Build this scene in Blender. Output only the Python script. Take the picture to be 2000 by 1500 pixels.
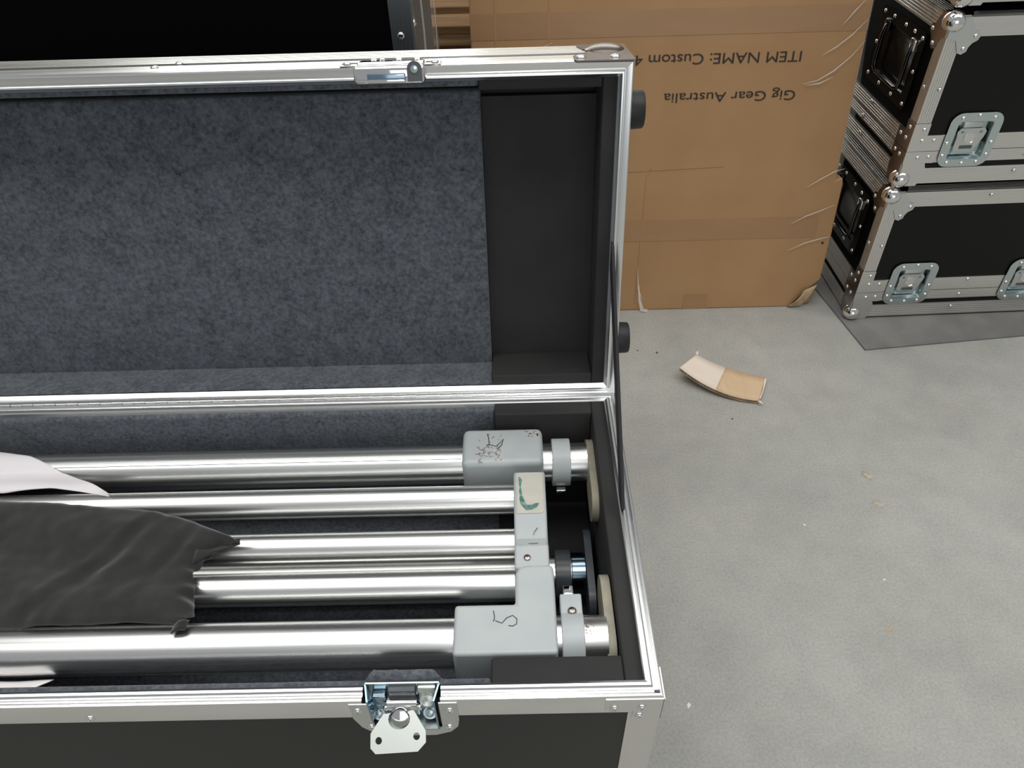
import bpy, bmesh, math, random
from mathutils import Vector, Matrix, noise
random.seed(7)
S = bpy.context.scene
for o in list(bpy.data.objects): bpy.data.objects.remove(o)
COL = S.collection

# ---------------------------------------------------------------- camera
cam = bpy.data.cameras.new('camera'); camo = bpy.data.objects.new('camera', cam); COL.objects.link(camo)
cam.sensor_width = 36; cam.lens = 26.498; cam.clip_start = .02
R0 = Vector((.9997, -.0085, -.0235)); D0 = Vector((-.0231, -.6727, -.7395)); F0 = Vector((-.0096, .7398, -.6727))
camo.matrix_world = Matrix(((R0.x, -D0.x, -F0.x, -.1322), (R0.y, -D0.y, -F0.y, -.3380), (R0.z, -D0.z, -F0.z, 1.1200), (0, 0, 0, 1)))
S.camera = camo
# ---------------------------------------------------------------- world, lights, exposure
w = bpy.data.worlds.new('hall_ambient'); S.world = w; w.use_nodes = True
w.node_tree.nodes['Background'].inputs[0].default_value = (.93, .97, 1, 1)
w.node_tree.nodes['Background'].inputs[1].default_value = .34
def area(name, loc, target, sx, sy, power, col=(1, 1, 1)):
    l = bpy.data.lights.new(name, 'AREA'); l.shape = 'RECTANGLE'; l.size = sx; l.size_y = sy; l.energy = power; l.color = col
    o = bpy.data.objects.new(name, l); COL.objects.link(o); o.location = loc
    o.rotation_euler = (Vector(target) - Vector(loc)).to_track_quat('-Z', 'Y').to_euler(); return o
area('roof_skylight', (.6, 2.3, 5.2), (.6, 2.3, 0), 9.0, 1.6, 120, (1, .985, .95))
area('roof_skylight', (.6, -.5, 5.2), (.6, -.5, 0), 9.0, 1.7, 215, (1, .985, .95))
area('front_fill', (.8, -6.0, 2.0), (.3, 0, .6), 4.0, 3.2, 45, (.96, .98, 1))  # added fill light behind the camera for front-facing panels and felt
area('far_back_fill', (-.6, 8.6, 2.3), (-.6, 0, 1.6), 7.0, 4.2, 330, (.97, 1, .96))  # unseen light added at the far end to brighten the lid's top edge
fl = bpy.data.lights.new('camera_flash', 'POINT'); fl.energy = 2.4; fl.shadow_soft_size = .012
flo = bpy.data.objects.new('camera_flash', fl); COL.objects.link(flo); flo.location = (-.12, -.36, 1.175)
S.view_settings.view_transform = 'Standard'; S.view_settings.look = 'None'
S.view_settings.exposure = 0.0; S.view_settings.gamma = 1; S.view_settings.use_curve_mapping = False

# ---------------------------------------------------------------- materials
def mat(name, col, rough=.5, metal=0, spec=.5, col2=None, nscale=20, nstretch=(1, 1, 1), ndetail=4, lo=.35, hi=.65,
        bump=0, bscale=80, bstretch=(1, 1, 1), rough2=None, alpha=None, sheen=0, coat=0):
    m = bpy.data.materials.new(name); m.use_nodes = True; nt = m.node_tree; b = nt.nodes['Principled BSDF']
    b.inputs['Base Color'].default_value = (*col, 1); b.inputs['Roughness'].default_value = rough
    b.inputs['Metallic'].default_value = metal; b.inputs['Specular IOR Level'].default_value = spec
    b.inputs['Sheen Weight'].default_value = sheen; b.inputs['Coat Weight'].default_value = coat
    if alpha is not None: b.inputs['Alpha'].default_value = alpha
    tc = nt.nodes.new('ShaderNodeTexCoord')
    def nz(scale, st, det):
        mp = nt.nodes.new('ShaderNodeMapping'); mp.inputs['Scale'].default_value = st
        n = nt.nodes.new('ShaderNodeTexNoise'); n.inputs['Scale'].default_value = scale; n.inputs['Detail'].default_value = det
        nt.links.new(tc.outputs['Object'], mp.inputs[0]); nt.links.new(mp.outputs[0], n.inputs['Vector']); return n
    if col2 is not None or rough2 is not None:
        n = nz(nscale, nstretch, ndetail)
        if col2 is not None:
            r = nt.nodes.new('ShaderNodeValToRGB'); r.color_ramp.elements[0].position = lo; r.color_ramp.elements[1].position = hi
            r.color_ramp.elements[0].color = (*col, 1); r.color_ramp.elements[1].color = (*col2, 1)
            nt.links.new(n.outputs['Fac'], r.inputs[0]); nt.links.new(r.outputs[0], b.inputs['Base Color'])
        if rough2 is not None:
            r = nt.nodes.new('ShaderNodeMapRange'); r.inputs[1].default_value = lo; r.inputs[2].default_value = hi
            r.inputs[3].default_value = rough; r.inputs[4].default_value = rough2
            nt.links.new(n.outputs['Fac'], r.inputs[0]); nt.links.new(r.outputs[0], b.inputs['Roughness'])
    if bump:
        n = nz(bscale, bstretch, 5); bp = nt.nodes.new('ShaderNodeBump'); bp.inputs['Strength'].default_value = bump; bp.inputs['Distance'].default_value = .002
        nt.links.new(n.outputs['Fac'], bp.inputs['Height']); nt.links.new(bp.outputs[0], b.inputs['Normal'])
    return m
M = {}
M['alu'] = mat('satin_aluminium', (.76, .745, .715), .30, 1, rough2=.38, nscale=60, nstretch=(.05, 1, 1))
M['alu_rim'] = mat('bright_aluminium_rim', (.82, .82, .81), .20, 1)
M['alu_shaded'] = mat('shaded_aluminium_post', (.42, .46, .5), .35, 1)  # aluminium made darker and bluer to stand in for shade on the post
M['tube'] = mat('brushed_aluminium_tube', (.82, .82, .80), .25, 1, rough2=.33, nscale=300, nstretch=(.01, 1, 1))
M['chrome'] = mat('polished_chrome', (.82, .81, .80), .06, 1)
M['nickel'] = mat('warm_nickel_plate', (.42, .37, .35), .2, 1)
M['nickel_dark'] = mat('reflection_darkened_nickel', (.17, .14, .125), .3, 1)  # nickel with its dark brown reflection put into the colour
M['zinc'] = mat('blue_zinc_plate', (.60, .68, .69), .2, 1, rough2=.32, nscale=30)
M['zinc_pale'] = mat('pale_zinc_plate', (.66, .69, .66), .38, 1)
M['zinc_deep'] = mat('deep_blue_zinc', (.28, .38, .46), .16, 1)
M['darkchrome'] = mat('black_chrome', (.06, .06, .06), .12, 1)
M['grey'] = mat('light_grey_enamel', (.39, .425, .43), .38, 0, spec=.5, col2=(.43, .46, .46), nscale=25, bump=.05, bscale=300)
M['cream'] = mat('aged_cream_plastic', (.25, .245, .20), .5, col2=(.34, .30, .22), nscale=45, ndetail=6)
M['label'] = mat('off_white_paper', (.46, .45, .385), .6, col2=(.50, .48, .42), nscale=60)
M['blackgloss'] = mat('black_enamel', (.004, .004, .0045), .16, spec=.5)
M['slate'] = mat('slate_grey_plastic', (.085, .095, .105), .3, col2=(.06, .07, .08), nscale=30)
M['foam'] = mat('black_eva_foam', (.021, .021, .022), .75, spec=.35, col2=(.028, .027, .026), nscale=14, bump=.12, bscale=700)
M['lam_shaded'] = mat('shaded_black_laminate', (.0052, .005, .0047), .4, spec=.22, bump=.1, bscale=500)  # same laminate as the open case, darkened for the stack's dimmer light
M['lam'] = mat('black_laminate', (.014, .0135, .0125), .45, spec=.32, bump=.12, bscale=500)
M['lam_dark'] = mat('matt_black_laminate', (.0012, .0012, .0013), .7, spec=.06)
M['rubber'] = mat('black_rubber', (.016, .016, .017), .5, spec=.4)
M['strap'] = mat('black_webbing', (.016, .014, .018), .8, bump=.4, bscale=900)
M['wood'] = mat('pallet_pine', (.21, .125, .06), 1.0, spec=.08, col2=(.12, .072, .04), nscale=10, nstretch=(.6, 8, 8), bump=.3, bscale=60, bstretch=(.5, 6, 6))
M['card'] = mat('brown_corrugated_card', (.375, .215, .101), .68, col2=(.405, .238, .115), nscale=8, bump=.08, bscale=14, bstretch=(30, 1, 1), spec=.3)
M['card_dark'] = mat('taped_brown_card', (.325, .182, .082), .38, col2=(.35, .20, .094), nscale=6, nstretch=(1, 1, 5), spec=.5)
M['card_raw'] = mat('torn_card_edge', (.52, .38, .24), .8, col2=(.36, .25, .15), nscale=60)
M['card_tan'] = mat('tan_card_face', (.55, .39, .245), .7, col2=(.59, .43, .275), nscale=30, nstretch=(4, .3, 1), bump=.15, bscale=40, bstretch=(6, .2, 1))
M['card_white'] = mat('whitened_card_face', (.68, .58, .485), .75, col2=(.70, .61, .52), nscale=30)
M['ink'] = mat('black_print', (.022, .016, .012), .6)
M['marker'] = mat('black_marker', (.015, .016, .022), .5)
M['green'] = mat('faded_green_marker', (.035, .135, .115), .6, col2=(.22, .34, .29), nscale=160, lo=.4, hi=.7)
M['rust'] = mat('brown_scuff', (.13, .055, .035), .8, col2=(.30, .22, .17), nscale=300)
M['white'] = mat('white_fabric', (.78, .745, .765), .75, sheen=.2)
M['film'] = mat('clear_stretch_film', (.6, .56, .50), .12, alpha=.10, spec=.8)
M['film_fold'] = mat('bunched_stretch_film', (.85, .80, .72), .12, alpha=.42, spec=.8)
M['mat'] = mat('grey_rubber_mat', (.125, .12, .115), .6, col2=(.20, .195, .185), nscale=9, ndetail=6, bump=.1, bscale=60)
M['chip'] = mat('pale_chip', (.44, .41, .345), .8, col2=(.31, .28, .23), nscale=120)
M['dust'] = mat('dark_grit', (.05, .045, .04), .9)

def felt_mat(name, c1, c2):
    m = mat(name, c1, .95, spec=.1, col2=c2, nscale=190, nstretch=(1, 1, 1), ndetail=9, lo=.34, hi=.70, bump=.5, bscale=600, sheen=.2)
    nt = m.node_tree; rp = [n for n in nt.nodes if n.type == 'VALTORGB'][0]
    tc = [n for n in nt.nodes if n.type == 'TEX_COORD'][0]
    big = nt.nodes.new('ShaderNodeTexNoise'); big.inputs['Scale'].default_value = 38; big.inputs['Detail'].default_value = 5
    for n_ in nt.nodes:
        if n_.type == 'TEX_NOISE': n_.inputs['Roughness'].default_value = .68
    nt.links.new(tc.outputs['Object'], big.inputs['Vector'])
    old = [n for n in nt.nodes if n.type == 'TEX_NOISE' and abs(n.inputs['Scale'].default_value - 190) < .1][0]
    mx = nt.nodes.new('ShaderNodeMix'); mx.inputs[0].default_value = .30
    nt.links.new(old.outputs['Fac'], mx.inputs[2]); nt.links.new(big.outputs['Fac'], mx.inputs[3]); nt.links.new(mx.outputs[0], rp.inputs[0])
    return m
M['felt'] = felt_mat('charcoal_felt', (.034, .039, .048), (.170, .186, .212))
M['cloth'] = mat('black_cotton', (.017, .017, .0165), .85, spec=.2, col2=(.024, .024, .023), nscale=40, bump=.25, bscale=900, sheen=.35)

def concrete():
    m = bpy.data.materials.new('sealed_concrete'); m.use_nodes = True; nt = m.node_tree; b = nt.nodes['Principled BSDF']
    tc = nt.nodes.new('ShaderNodeTexCoord')
    def nz(sc, det, st=(1, 1, 1)):
        mp = nt.nodes.new('ShaderNodeMapping'); mp.inputs['Scale'].default_value = st; nt.links.new(tc.outputs['Object'], mp.inputs[0])
        n = nt.nodes.new('ShaderNodeTexNoise'); n.inputs['Scale'].default_value = sc; n.inputs['Detail'].default_value = det; n.inputs['Roughness'].default_value = .62
        nt.links.new(mp.outputs[0], n.inputs['Vector']); return n
    def ramp(n, p0, c0, p1, c1):
        r = nt.nodes.new('ShaderNodeValToRGB'); e = r.color_ramp.elements
        e[0].position = p0; e[0].color = (*c0, 1); e[1].position = p1; e[1].color = (*c1, 1); nt.links.new(n.outputs['Fac'], r.inputs[0]); return r
    def mul(a, c, f=1.0):
        x = nt.nodes.new('ShaderNodeMix'); x.data_type = 'RGBA'; x.blend_type = 'MULTIPLY'; x.inputs[0].default_value = f
        nt.links.new(a.outputs[0] if a.type == 'VALTORGB' else a.outputs[2], x.inputs[6]); nt.links.new(c.outputs[0], x.inputs[7]); return x
    base = ramp(nz(3.2, 8), .3, (.355, .351, .316), .7, (.42, .416, .380))
    mott = ramp(nz(14, 7), .3, (.88, .89, .90), .62, (1, 1, 1))
    fine = ramp(nz(230, 5), .32, (.80, .80, .82), .62, (1.0, 1.0, 1.0))
    stain = ramp(nz(2.1, 3, (.5, 1.6, 1)), .34, (.91, .92, .93), .5, (1, 1, 1))
    out = mul(mul(mul(base, mott), fine), stain)
    nt.links.new(out.outputs[2], b.inputs['Base Color']); b.inputs['Roughness'].default_value = .5; b.inputs['Specular IOR Level'].default_value = .35
    n = nz(160, 5); bp = nt.nodes.new('ShaderNodeBump'); bp.inputs['Strength'].default_value = .12; bp.inputs['Distance'].default_value = .002
    nt.links.new(n.outputs['Fac'], bp.inputs['Height']); nt.links.new(bp.outputs[0], b.inputs['Normal'])
    return m
M['concrete'] = concrete()

# ---------------------------------------------------------------- mesh helpers
def V(*a): return Vector(a)
X, Y, Z = V(1, 0, 0), V(0, 1, 0), V(0, 0, 1)
class MB:
    def __init__(s): s.v = []; s.f = []
    def add(s, vs, fs):
        n = len(s.v); s.v += [Vector(p) for p in vs]; s.f += [tuple(i + n for i in f) for f in fs]; return s
    def box(s, lo, hi):
        x0, y0, z0 = lo; x1, y1, z1 = hi
        return s.add([(x0, y0, z0), (x1, y0, z0), (x1, y1, z0), (x0, y1, z0), (x0, y0, z1), (x1, y0, z1), (x1, y1, z1), (x0, y1, z1)],
                     [(0, 3, 2, 1), (4, 5, 6, 7), (0, 1, 5, 4), (1, 2, 6, 5), (2, 3, 7, 6), (3, 0, 4, 7)])
    def rbox(s, lo, hi, r=.003, seg=3):
        bm = bmesh.new(); t = MB().box(lo, hi); vs = [bm.verts.new(p) for p in t.v]
        for f in t.f: bm.faces.new([vs[i] for i in f])
        r = min(r, *[(hi[i] - lo[i]) * .499 for i in range(3)])
        bmesh.ops.bevel(bm, geom=list(bm.edges), offset=r, segments=seg, profile=.5, affect='EDGES')
        bm.verts.index_update(); s.add([v.co.copy() for v in bm.verts], [[v.index for v in f.verts] for f in bm.faces]); bm.free(); return s
    def prism(s, poly, o, a, b, l):
        o, a, b, l = map(Vector, (o, a, b, l)); n = len(poly)
        vs = [o + a * p[0] + b * p[1] for p in poly]; vs += [q + l for q in vs]
        fs = [tuple(range(n - 1, -1, -1)), tuple(range(n, 2 * n))] + [(i, (i + 1) % n, n + (i + 1) % n, n + i) for i in range(n)]
        return s.add(vs, fs)
    def tube(s, p0, p1, r, seg=32, r1=None, caps=True):
        p0, p1 = Vector(p0), Vector(p1); d = (p1 - p0).normalized(); a = d.orthogonal().normalized(); b = d.cross(a); r1 = r if r1 is None else r1
        vs = []
        for k in range(seg):
            t = 2 * math.pi * k / seg; c = a * math.cos(t) + b * math.sin(t); vs += [p0 + c * r, p1 + c * r1]
        fs = [(2 * k, 2 * ((k + 1) % seg), 2 * ((k + 1) % seg) + 1, 2 * k + 1) for k in range(seg)]
        if caps: fs += [tuple(2 * k for k in range(seg - 1, -1, -1)), tuple(2 * k + 1 for k in range(seg))]
        return s.add(vs, fs)
    def lathe(s, prof, o, ax, seg=32):   # prof (r, h)
        o, ax = Vector(o), Vector(ax).normalized(); a = ax.orthogonal().normalized(); b = ax.cross(a); n = len(prof); vs = []
        for k in range(seg):
            t = 2 * math.pi * k / seg; c = a * math.cos(t) + b * math.sin(t)
            vs += [o + c * r + ax * h for r, h in prof]
        fs = []
        for k in range(seg):
            k2 = (k + 1) % seg
            for i in range(n - 1): fs.append((k * n + i, k2 * n + i, k2 * n + i + 1, k * n + i + 1))
        if prof[0][0] > 1e-6: fs.append(tuple(k * n for k in range(seg - 1, -1, -1)))
        if prof[-1][0] > 1e-6: fs.append(tuple(k * n + n - 1 for k in range(seg)))
        return s.add(vs, fs)
    def path(s, pts, r, seg=8, flat=None):   # round rod along points
        pts = [Vector(p) for p in pts]; n = len(pts); vs = []
        up = None
        for i, p in enumerate(pts):
            d = (pts[min(i + 1, n - 1)] - pts[max(i - 1, 0)]).normalized()
            if up is None: up = d.orthogonal().normalized()
            a = (up - d * up.dot(d)).normalized(); up = a; b = d.cross(a)
            for k in range(seg):
                t = 2 * math.pi * k / seg; vs.append(p + a * r * math.cos(t) + b * r * math.sin(t))
        fs = [(i * seg + k, i * seg + (k + 1) % seg, (i + 1) * seg + (k + 1) % seg, (i + 1) * seg + k) for i in range(n - 1) for k in range(seg)]
        fs += [tuple(range(seg - 1, -1, -1)), tuple((n - 1) * seg + k for k in range(seg))]
        return s.add(vs, fs)
    def ribbon(s, pts, w, n, h=.0002):       # flat stroke lying on a surface with normal n
        pts = [Vector(p) for p in pts]; n = Vector(n).normalized(); m = len(pts); vs = []; ws = w if isinstance(w, (list, tuple)) else [w] * m
        for i, p in enumerate(pts):
            d = (pts[min(i + 1, m - 1)] - pts[max(i - 1, 0)]).normalized(); sd = n.cross(d).normalized() * ws[i] * .5
            vs += [p - sd, p + sd, p + sd + n * h, p - sd + n * h]
        fs = [(0, 1, 2, 3), tuple(4 * (m - 1) + k for k in (3, 2, 1, 0))]
        for i in range(m - 1):
            for k in range(4): fs.append((4 * i + k, 4 * (i + 1) + k, 4 * (i + 1) + (k + 1) % 4, 4 * i + (k + 1) % 4))
        return s.add(vs, fs)
    def sphere(s, c, r, sc=(1, 1, 1), seg=24, rings=14):
        c = Vector(c); vs = [c + V(0, 0, r * sc[2])]; fs = []
        for i in range(1, rings):
            t = math.pi * i / rings
            for k in range(seg):
                p = 2 * math.pi * k / seg; vs.append(c + V(r * sc[0] * math.sin(t) * math.cos(p), r * sc[1] * math.sin(t) * math.sin(p), r * sc[2] * math.cos(t)))
        vs.append(c - V(0, 0, r * sc[2])); L = len(vs) - 1
        for k in range(seg):
            fs.append((0, 1 + k, 1 + (k + 1) % seg)); fs.append((L, L - seg + (k + 1) % seg, L - seg + k))
            for i in range(rings - 2):
                a = 1 + i * seg; fs.append((a + k, a + seg + k, a + seg + (k + 1) % seg, a + (k + 1) % seg))
        return s.add(vs, fs)
    def grid(s, P, nu, nv, thick=0.0):   # P(u,v) in 0..1 ; optional second layer below
        vs = [Vector(P(i / nu, j / nv)) for i in range(nu + 1) for j in range(nv + 1)]; n = nv + 1
        fs = [(i * n + j, (i + 1) * n + j, (i + 1) * n + j + 1, i * n + j + 1) for i in range(nu) for j in range(nv)]
        return s.add(vs, fs)
    def mesh(s, name, smooth=False, ang=40):
        me = bpy.data.meshes.new(name); me.from_pydata([tuple(p) for p in s.v], [], s.f)
        bm = bmesh.new(); bm.from_mesh(me); bmesh.ops.recalc_face_normals(bm, faces=bm.faces); bm.to_mesh(me); bm.free()
        if smooth:
            for p in me.polygons: p.use_smooth = True
            try: me.set_sharp_from_angle(angle=math.radians(ang))
            except Exception: pass
        return me
    def build(s, name, m, parent=None, smooth=False, ang=40, label=None):
        me = s.mesh(name, smooth, ang); me.materials.append(M[m]); return link(name, me, parent, label)
def link(name, me, parent=None, label=None, loc=None, rot=None):
    o = bpy.data.objects.new(name, me); COL.objects.link(o); o.parent = parent
    if label: o['label'] = label
    if loc is not None: o.location = loc
    if rot is not None: o.rotation_euler = rot
    return o
def tag(o, label, cat, group=None, kind=None):
    o['label'] = label; o['category'] = cat
    if group: o['group'] = group
    if kind: o['kind'] = kind
    return o
def empty(name, loc=(0, 0, 0), rz=0):
    o = bpy.data.objects.new(name, None); COL.objects.link(o); o.location = loc; o.rotation_euler = (0, 0, rz); o.empty_display_size = .05; return o
def solid(o, t, off=-1):
    md = o.modifiers.new('thickness', 'SOLIDIFY'); md.thickness = t; md.offset = off; return o
def copy_tree(o, parent=None):
    c = o.copy(); COL.objects.link(c); c.parent = parent
    for ch in list(o.children): copy_tree(ch, c)
    return c
def rrect(w, h, r, seg=6, ox=0, oy=0):
    pts = []
    rr = r if isinstance(r, (list, tuple)) else (r,) * 4
    for (cx, cy, a0), q in zip(((w, h, 0), (0, h, 90), (0, 0, 180), (w, 0, 270)), rr):
        sx = -1 if cx else 1; sy = -1 if cy else 1
        if q <= 0: pts.append((cx + ox, cy + oy)); continue
        for k in range(seg + 1):
            t = math.radians(a0 + 90 * k / seg); pts.append((cx + sx * q + q * math.cos(t) + ox, cy + sy * q + q * math.sin(t) + oy))
    return pts
def lprof(w, t, n=5, g=.0011, d=.0007, w2=None):
    """L section, outer corner at (0,0); grooves in both outer faces"""
    w2 = w2 or w
    def leg(L): return [L * (i + 1.0) / (n + 1.0) for i in range(n)]
    P = [(0, 0)]
    for a in leg(w): P += [(a - g, 0), (a - g, d), (a + g, d), (a + g, 0)]
    P += [(w, 0), (w, t), (t, t), (t, w2), (0, w2)]
    for b in reversed(leg(w2)): P += [(0, b + g), (d, b + g), (d, b - g), (0, b - g)]
    return P
def strip(w, t, n=6, g=.0011, d=.0007):
    P = [(0, 0)]
    for i in range(n):
        a = w * (i + 1.0) / (n + 1.0); P += [(a - g, 0), (a - g, d), (a + g, d), (a + g, 0)]
    return P + [(w, 0), (w, t), (0, t)]
def mitre(mb, prof, A, B, inw, n, ma=True, mbb=True):
    A, B, inw, n = map(Vector, (A, B, inw, n)); al = (B - A).normalized(); k = len(prof)
    va = [A + al * (a if ma else 0) + inw * a + n * h for a, h in prof]; vb = [B - al * (a if mbb else 0) + inw * a + n * h for a, h in prof]
    return mb.add(va + vb, [tuple(range(k - 1, -1, -1)), tuple(range(k, 2 * k))] + [(i, (i + 1) % k, k + (i + 1) % k, k + i) for i in range(k)])
def rivet_mesh(r=.0045, hole=True):
    p = [(r, 0), (r * .98, r * .12), (r * .82, r * .38), (r * .5, r * .54)]
    p += [(r * .36, r * .55), (r * .30, r * .2), (0, r * .2)] if hole else [(r * .2, r * .6), (0, r * .61)]
    me = MB().lathe(p, (0, 0, 0), (0, 0, 1), 14).mesh('rivet', True, 50); me.materials.append(M['chrome']); return me
RIV = rivet_mesh(.0046); RIVS = rivet_mesh(.0042)
def rivet(parent, p, n, me=None):
    o = link('rivet', me or RIV, parent, loc=p); o.rotation_euler = Vector(n).to_track_quat('Z', 'Y').to_euler(); return o

# ================================================================ floor
o = MB().box((-6, -4, -.05), (7, 9, 0)).build('floor', 'concrete'); o['kind'] = 'structure'
o['label'] = 'grey sealed concrete warehouse floor with faint stains'
M['wall'] = mat('painted_block_wall', (.55, .55, .53), .8, col2=(.60, .60, .58), nscale=3)
o = MB().box((-6, 8.9, 0), (7, 9, 6)).build('wall_back', 'wall'); o['kind'] = 'structure'; o['label'] = 'far painted warehouse wall'

# ================================================================ main flight case (open)
L, W, H, AL = 1.5, .4308, .40, .1708
case = empty('flight_case', (0, 0, 0))
tag(case, 'large open flight case with black panels, aluminium rims and dark lining', 'flight case')
G0, G1 = -.2935, -.2165       # opening for the latch in the front rim
# panels (each a part)
MB().prism([(-L + .002, .012), (-.002, .012), (-.002, .385), (G1 - .004, .385), (G1 - .004, .3385), (G0 + .004, .3385), (G0 + .004, .385), (-L + .002, .385)], (0, 0, 0), X, Z, (0, .009, 0)).build('front_panel', 'lam', case)
MB().box((-L + .002, W - .009, .012), (-.002, W, .385)).build('back_panel', 'lam', case)
MB().box((-.009, .009, .012), (0, W - .009, .385)).build('side_panel', 'lam', case)
MB().box((-L, .009, .012), (-L + .009, W - .009, .385)).build('side_panel', 'lam', case)
MB().box((-L + .009, .009, .012), (-.009, W - .009, .021)).build('bottom_panel', 'lam', case)
# rims
RP = [(-.0016, -.0335), (-.0016, -.0022), (-.0011, -.0005), (0, 0), (.0014, .0002), (.0020, -.0006), (.0062, -.0030), (.0070, -.0022), (.0078, .0000),
      (.0095, .0013), (.0120, .0018), (.0145, .0011), (.0157, -.0006), (.0157, -.016), (.0100, -.016), (.0095, -.012), (.0003, -.012), (.0003, -.0335)]
c0, c1, c2, c3 = V(0, 0, H), V(-L, 0, H), V(-L, W, H), V(0, W, H)
mitre(MB(), RP, V(G1, 0, H), c0, Y, Z, False, True).build('rim_extrusion', 'alu_rim', case, True, 25)
mitre(MB(), RP, c1, V(G0, 0, H), Y, Z, True, False).build('rim_extrusion', 'alu_rim', case, True, 25)
mitre(MB(), RP, c0, c3, -X, Z).build('rim_extrusion', 'alu_rim', case, True, 25)
mitre(MB(), RP, c2, c1, X, Z).build('rim_extrusion', 'alu_rim', case, True, 25)
mitre(MB(), RP, c3, c2, -Y, Z).build('rim_extrusion', 'alu_rim', case, True, 25)
# vertical corner and base extrusions
MB().prism(lprof(.0325, .0016, 0), (.0016, -.0016, .0), -X, Y, (0, 0, .3668)).build('corner_extrusion', 'alu', case)
MB().prism(lprof(.0325, .0016, 0), (-L - .0016, -.0016, .0), X, Y, (0, 0, .3668)).build('corner_extrusion', 'alu', case)
MB().prism(lprof(.0325, .0016, 0), (.0016, W + .0016, .0), -X, -Y, (0, 0, .3668)).build('corner_extrusion', 'alu', case)
MB().prism(lprof(.0325, .0016, 3), (-L, -.0016, .0), Y, Z, (L, 0, 0)).build('base_extrusion', 'alu', case)
# front corner plate with three rivets
MB().prism([(0, 0), (0, .0415), (.0285, .0415), (.0285, .0245), (.0570, .0245), (.0570, 0)], (.0022, -.0030, .3965), -X, -Z, (0, .0013, 0)).build('corner_plate', 'alu', case)
MB().box((.0017, -.0030, .355), (.0030, .030, .3965)).build('corner_plate', 'alu', case)
for p in ((-.0455, .3790), (-.0185, .3800), (-.0195, .3625)): rivet(case, (p[0], -.0030, p[1]), -Y)
rivet(case, (-.5687, -.0016, .3755), -Y); rivet(case, (-.95, -.0016, .3755), -Y)
# linings
FT = .006
MB().rbox((-L + .009, W - .009 - FT - .006, .20), (-.1675, W - .010, .391), .004).build('felt_lining', 'felt', case, True)
MB().rbox((-L + .009, .0165, .20), (-.1675, .0235, .395), .003).build('felt_lining', 'felt', case, True)
MB().box((-L + .009, .0095, .19), (-.1675, W - .010, .20)).build('felt_lining', 'felt', case)
MB().rbox((-.1672, W - .031, .20), (-.0335, W - .0095, .3925), .0025).build('foam_pad', 'foam', case, True)
MB().rbox((-.0335, .0095, .20), (-.0095, W - .0095, .392), .0025).build('foam_pad', 'foam', case, True)
MB().rbox((-.1672, .0095, .20), (-.0338, .0455, .3935), .0025).build('foam_pad', 'foam', case, True)
MB().box((-.1672, .0095, .19), (-.0095, W - .0095, .1995)).build('foam_pad', 'foam', case)
# cradle ribs that carry the poles (under the cloth)
for cx in (-.90, -1.35):
    MB().rbox((cx, .030, .2), (cx + .05, .130, .3330), .003).build('foam_cradle', 'foam', case, True)
    MB().rbox((cx, .300, .2), (cx + .05, .400, .3130), .003).build('foam_cradle', 'foam', case, True)
# the piece of felt bulging behind the latch opening
def bulge(u, v):
    x = G0 - .002 + (G1 - G0 + .004) * u; e = min(1, 7 * min(u, 1 - u)); e = e * e * (3 - 2 * e)
    a = v * math.pi
    return (x, .0235 - .007 * math.cos(a) * e + .001 * noise.noise(V(x * 300, v * 9, 0)), .392 + (.017 * math.sin(a) + .0012 * noise.noise(V(x * 500, v * 5, 3))) * e)
MB().grid(bulge, 60, 10).build('felt_bulge', 'felt', case, True)

# butterfly latch on the base
lt = MB().prism([(0, .0)] + [(.0, .030), (.006, .050), (.016, .063), (.030, .0715), (.080, .0715), (.096, .064), (.104, .052), (.106, .036), (.106, 0),
                 (.0880, 0), (.0880, .052), (.083, .0575), (.025, .0575), (.0195, .052), (.0180, 0)], (-.3065, -.0030, .3965), X, -Z, (0, .0012, 0)
                 ).build('latch_dish', 'zinc_pale', case, label='zinc butterfly latch dish riveted to the front panel')
pan = MB()
pan.box((-.2915, .0145, .340), (-.2185, .0160, .4035)); pan.build('pan_back', 'zinc', lt)
MB().prism([(0, 0), (.0018, 0), (.0060, -.0185), (.0042, -.0185)], (-.2925, .0150, .3400), X, Y, (0, 0, .0625)).build('pan_side', 'zinc_deep', lt)
MB().prism([(0, 0), (-.0018, 0), (-.0060, -.0185), (-.0042, -.0185)], (-.2175, .0150, .3400), X, Y, (0, 0, .0625)).build('pan_side', 'zinc_deep', lt)
MB().prism([(.0155, .3415), (.0150, .3400), (-.0030, .3385), (-.0030, .3398)], (-.2885, 0, 0), Y, Z, (.067, 0, 0)).build('pan_floor', 'zinc', lt)
MB().rbox((-.2700, .0060, .3520), (-.2410, .0140, .3780), .0015).build('hook_housing', 'zinc', lt, True)
MB().rbox((-.2690, .0080, .3860), (-.2420, .0150, .4000), .0012).build('hook_plate', 'slate', lt, True)
MB().tube((-.2705, .0040, .3830), (-.2410, .0040, .3830), .0060, 24).build('roller', 'chrome', lt, True)
for x in (-.2725, -.2390): MB().sphere((x, .0020, .3790), .0030, (1, 1, 1), 12, 8).build('roller_end', 'chrome', lt, True)
MB().rbox((-.2860, .0060, .3730), (-.2715, .0145, .3920), .002).build('spring_block', 'zinc_deep', lt, True)
for x in (-.2835, -.2310):
    MB().lathe([(.0080, 0), (.0078, .0015), (.0064, .0030), (.0050, .0030), (.0040, .0018), (.0030, .0030), (0, .0034)], (x, .0080, .3560), (0, -.8, .6), 24).build('rivet', 'zinc', lt, True)
    MB().rbox((x - .0100, .0085, .3420), (x + .0095, .0155, .3690), .0020).build('mount_block', 'zinc_deep', lt, True)
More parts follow.
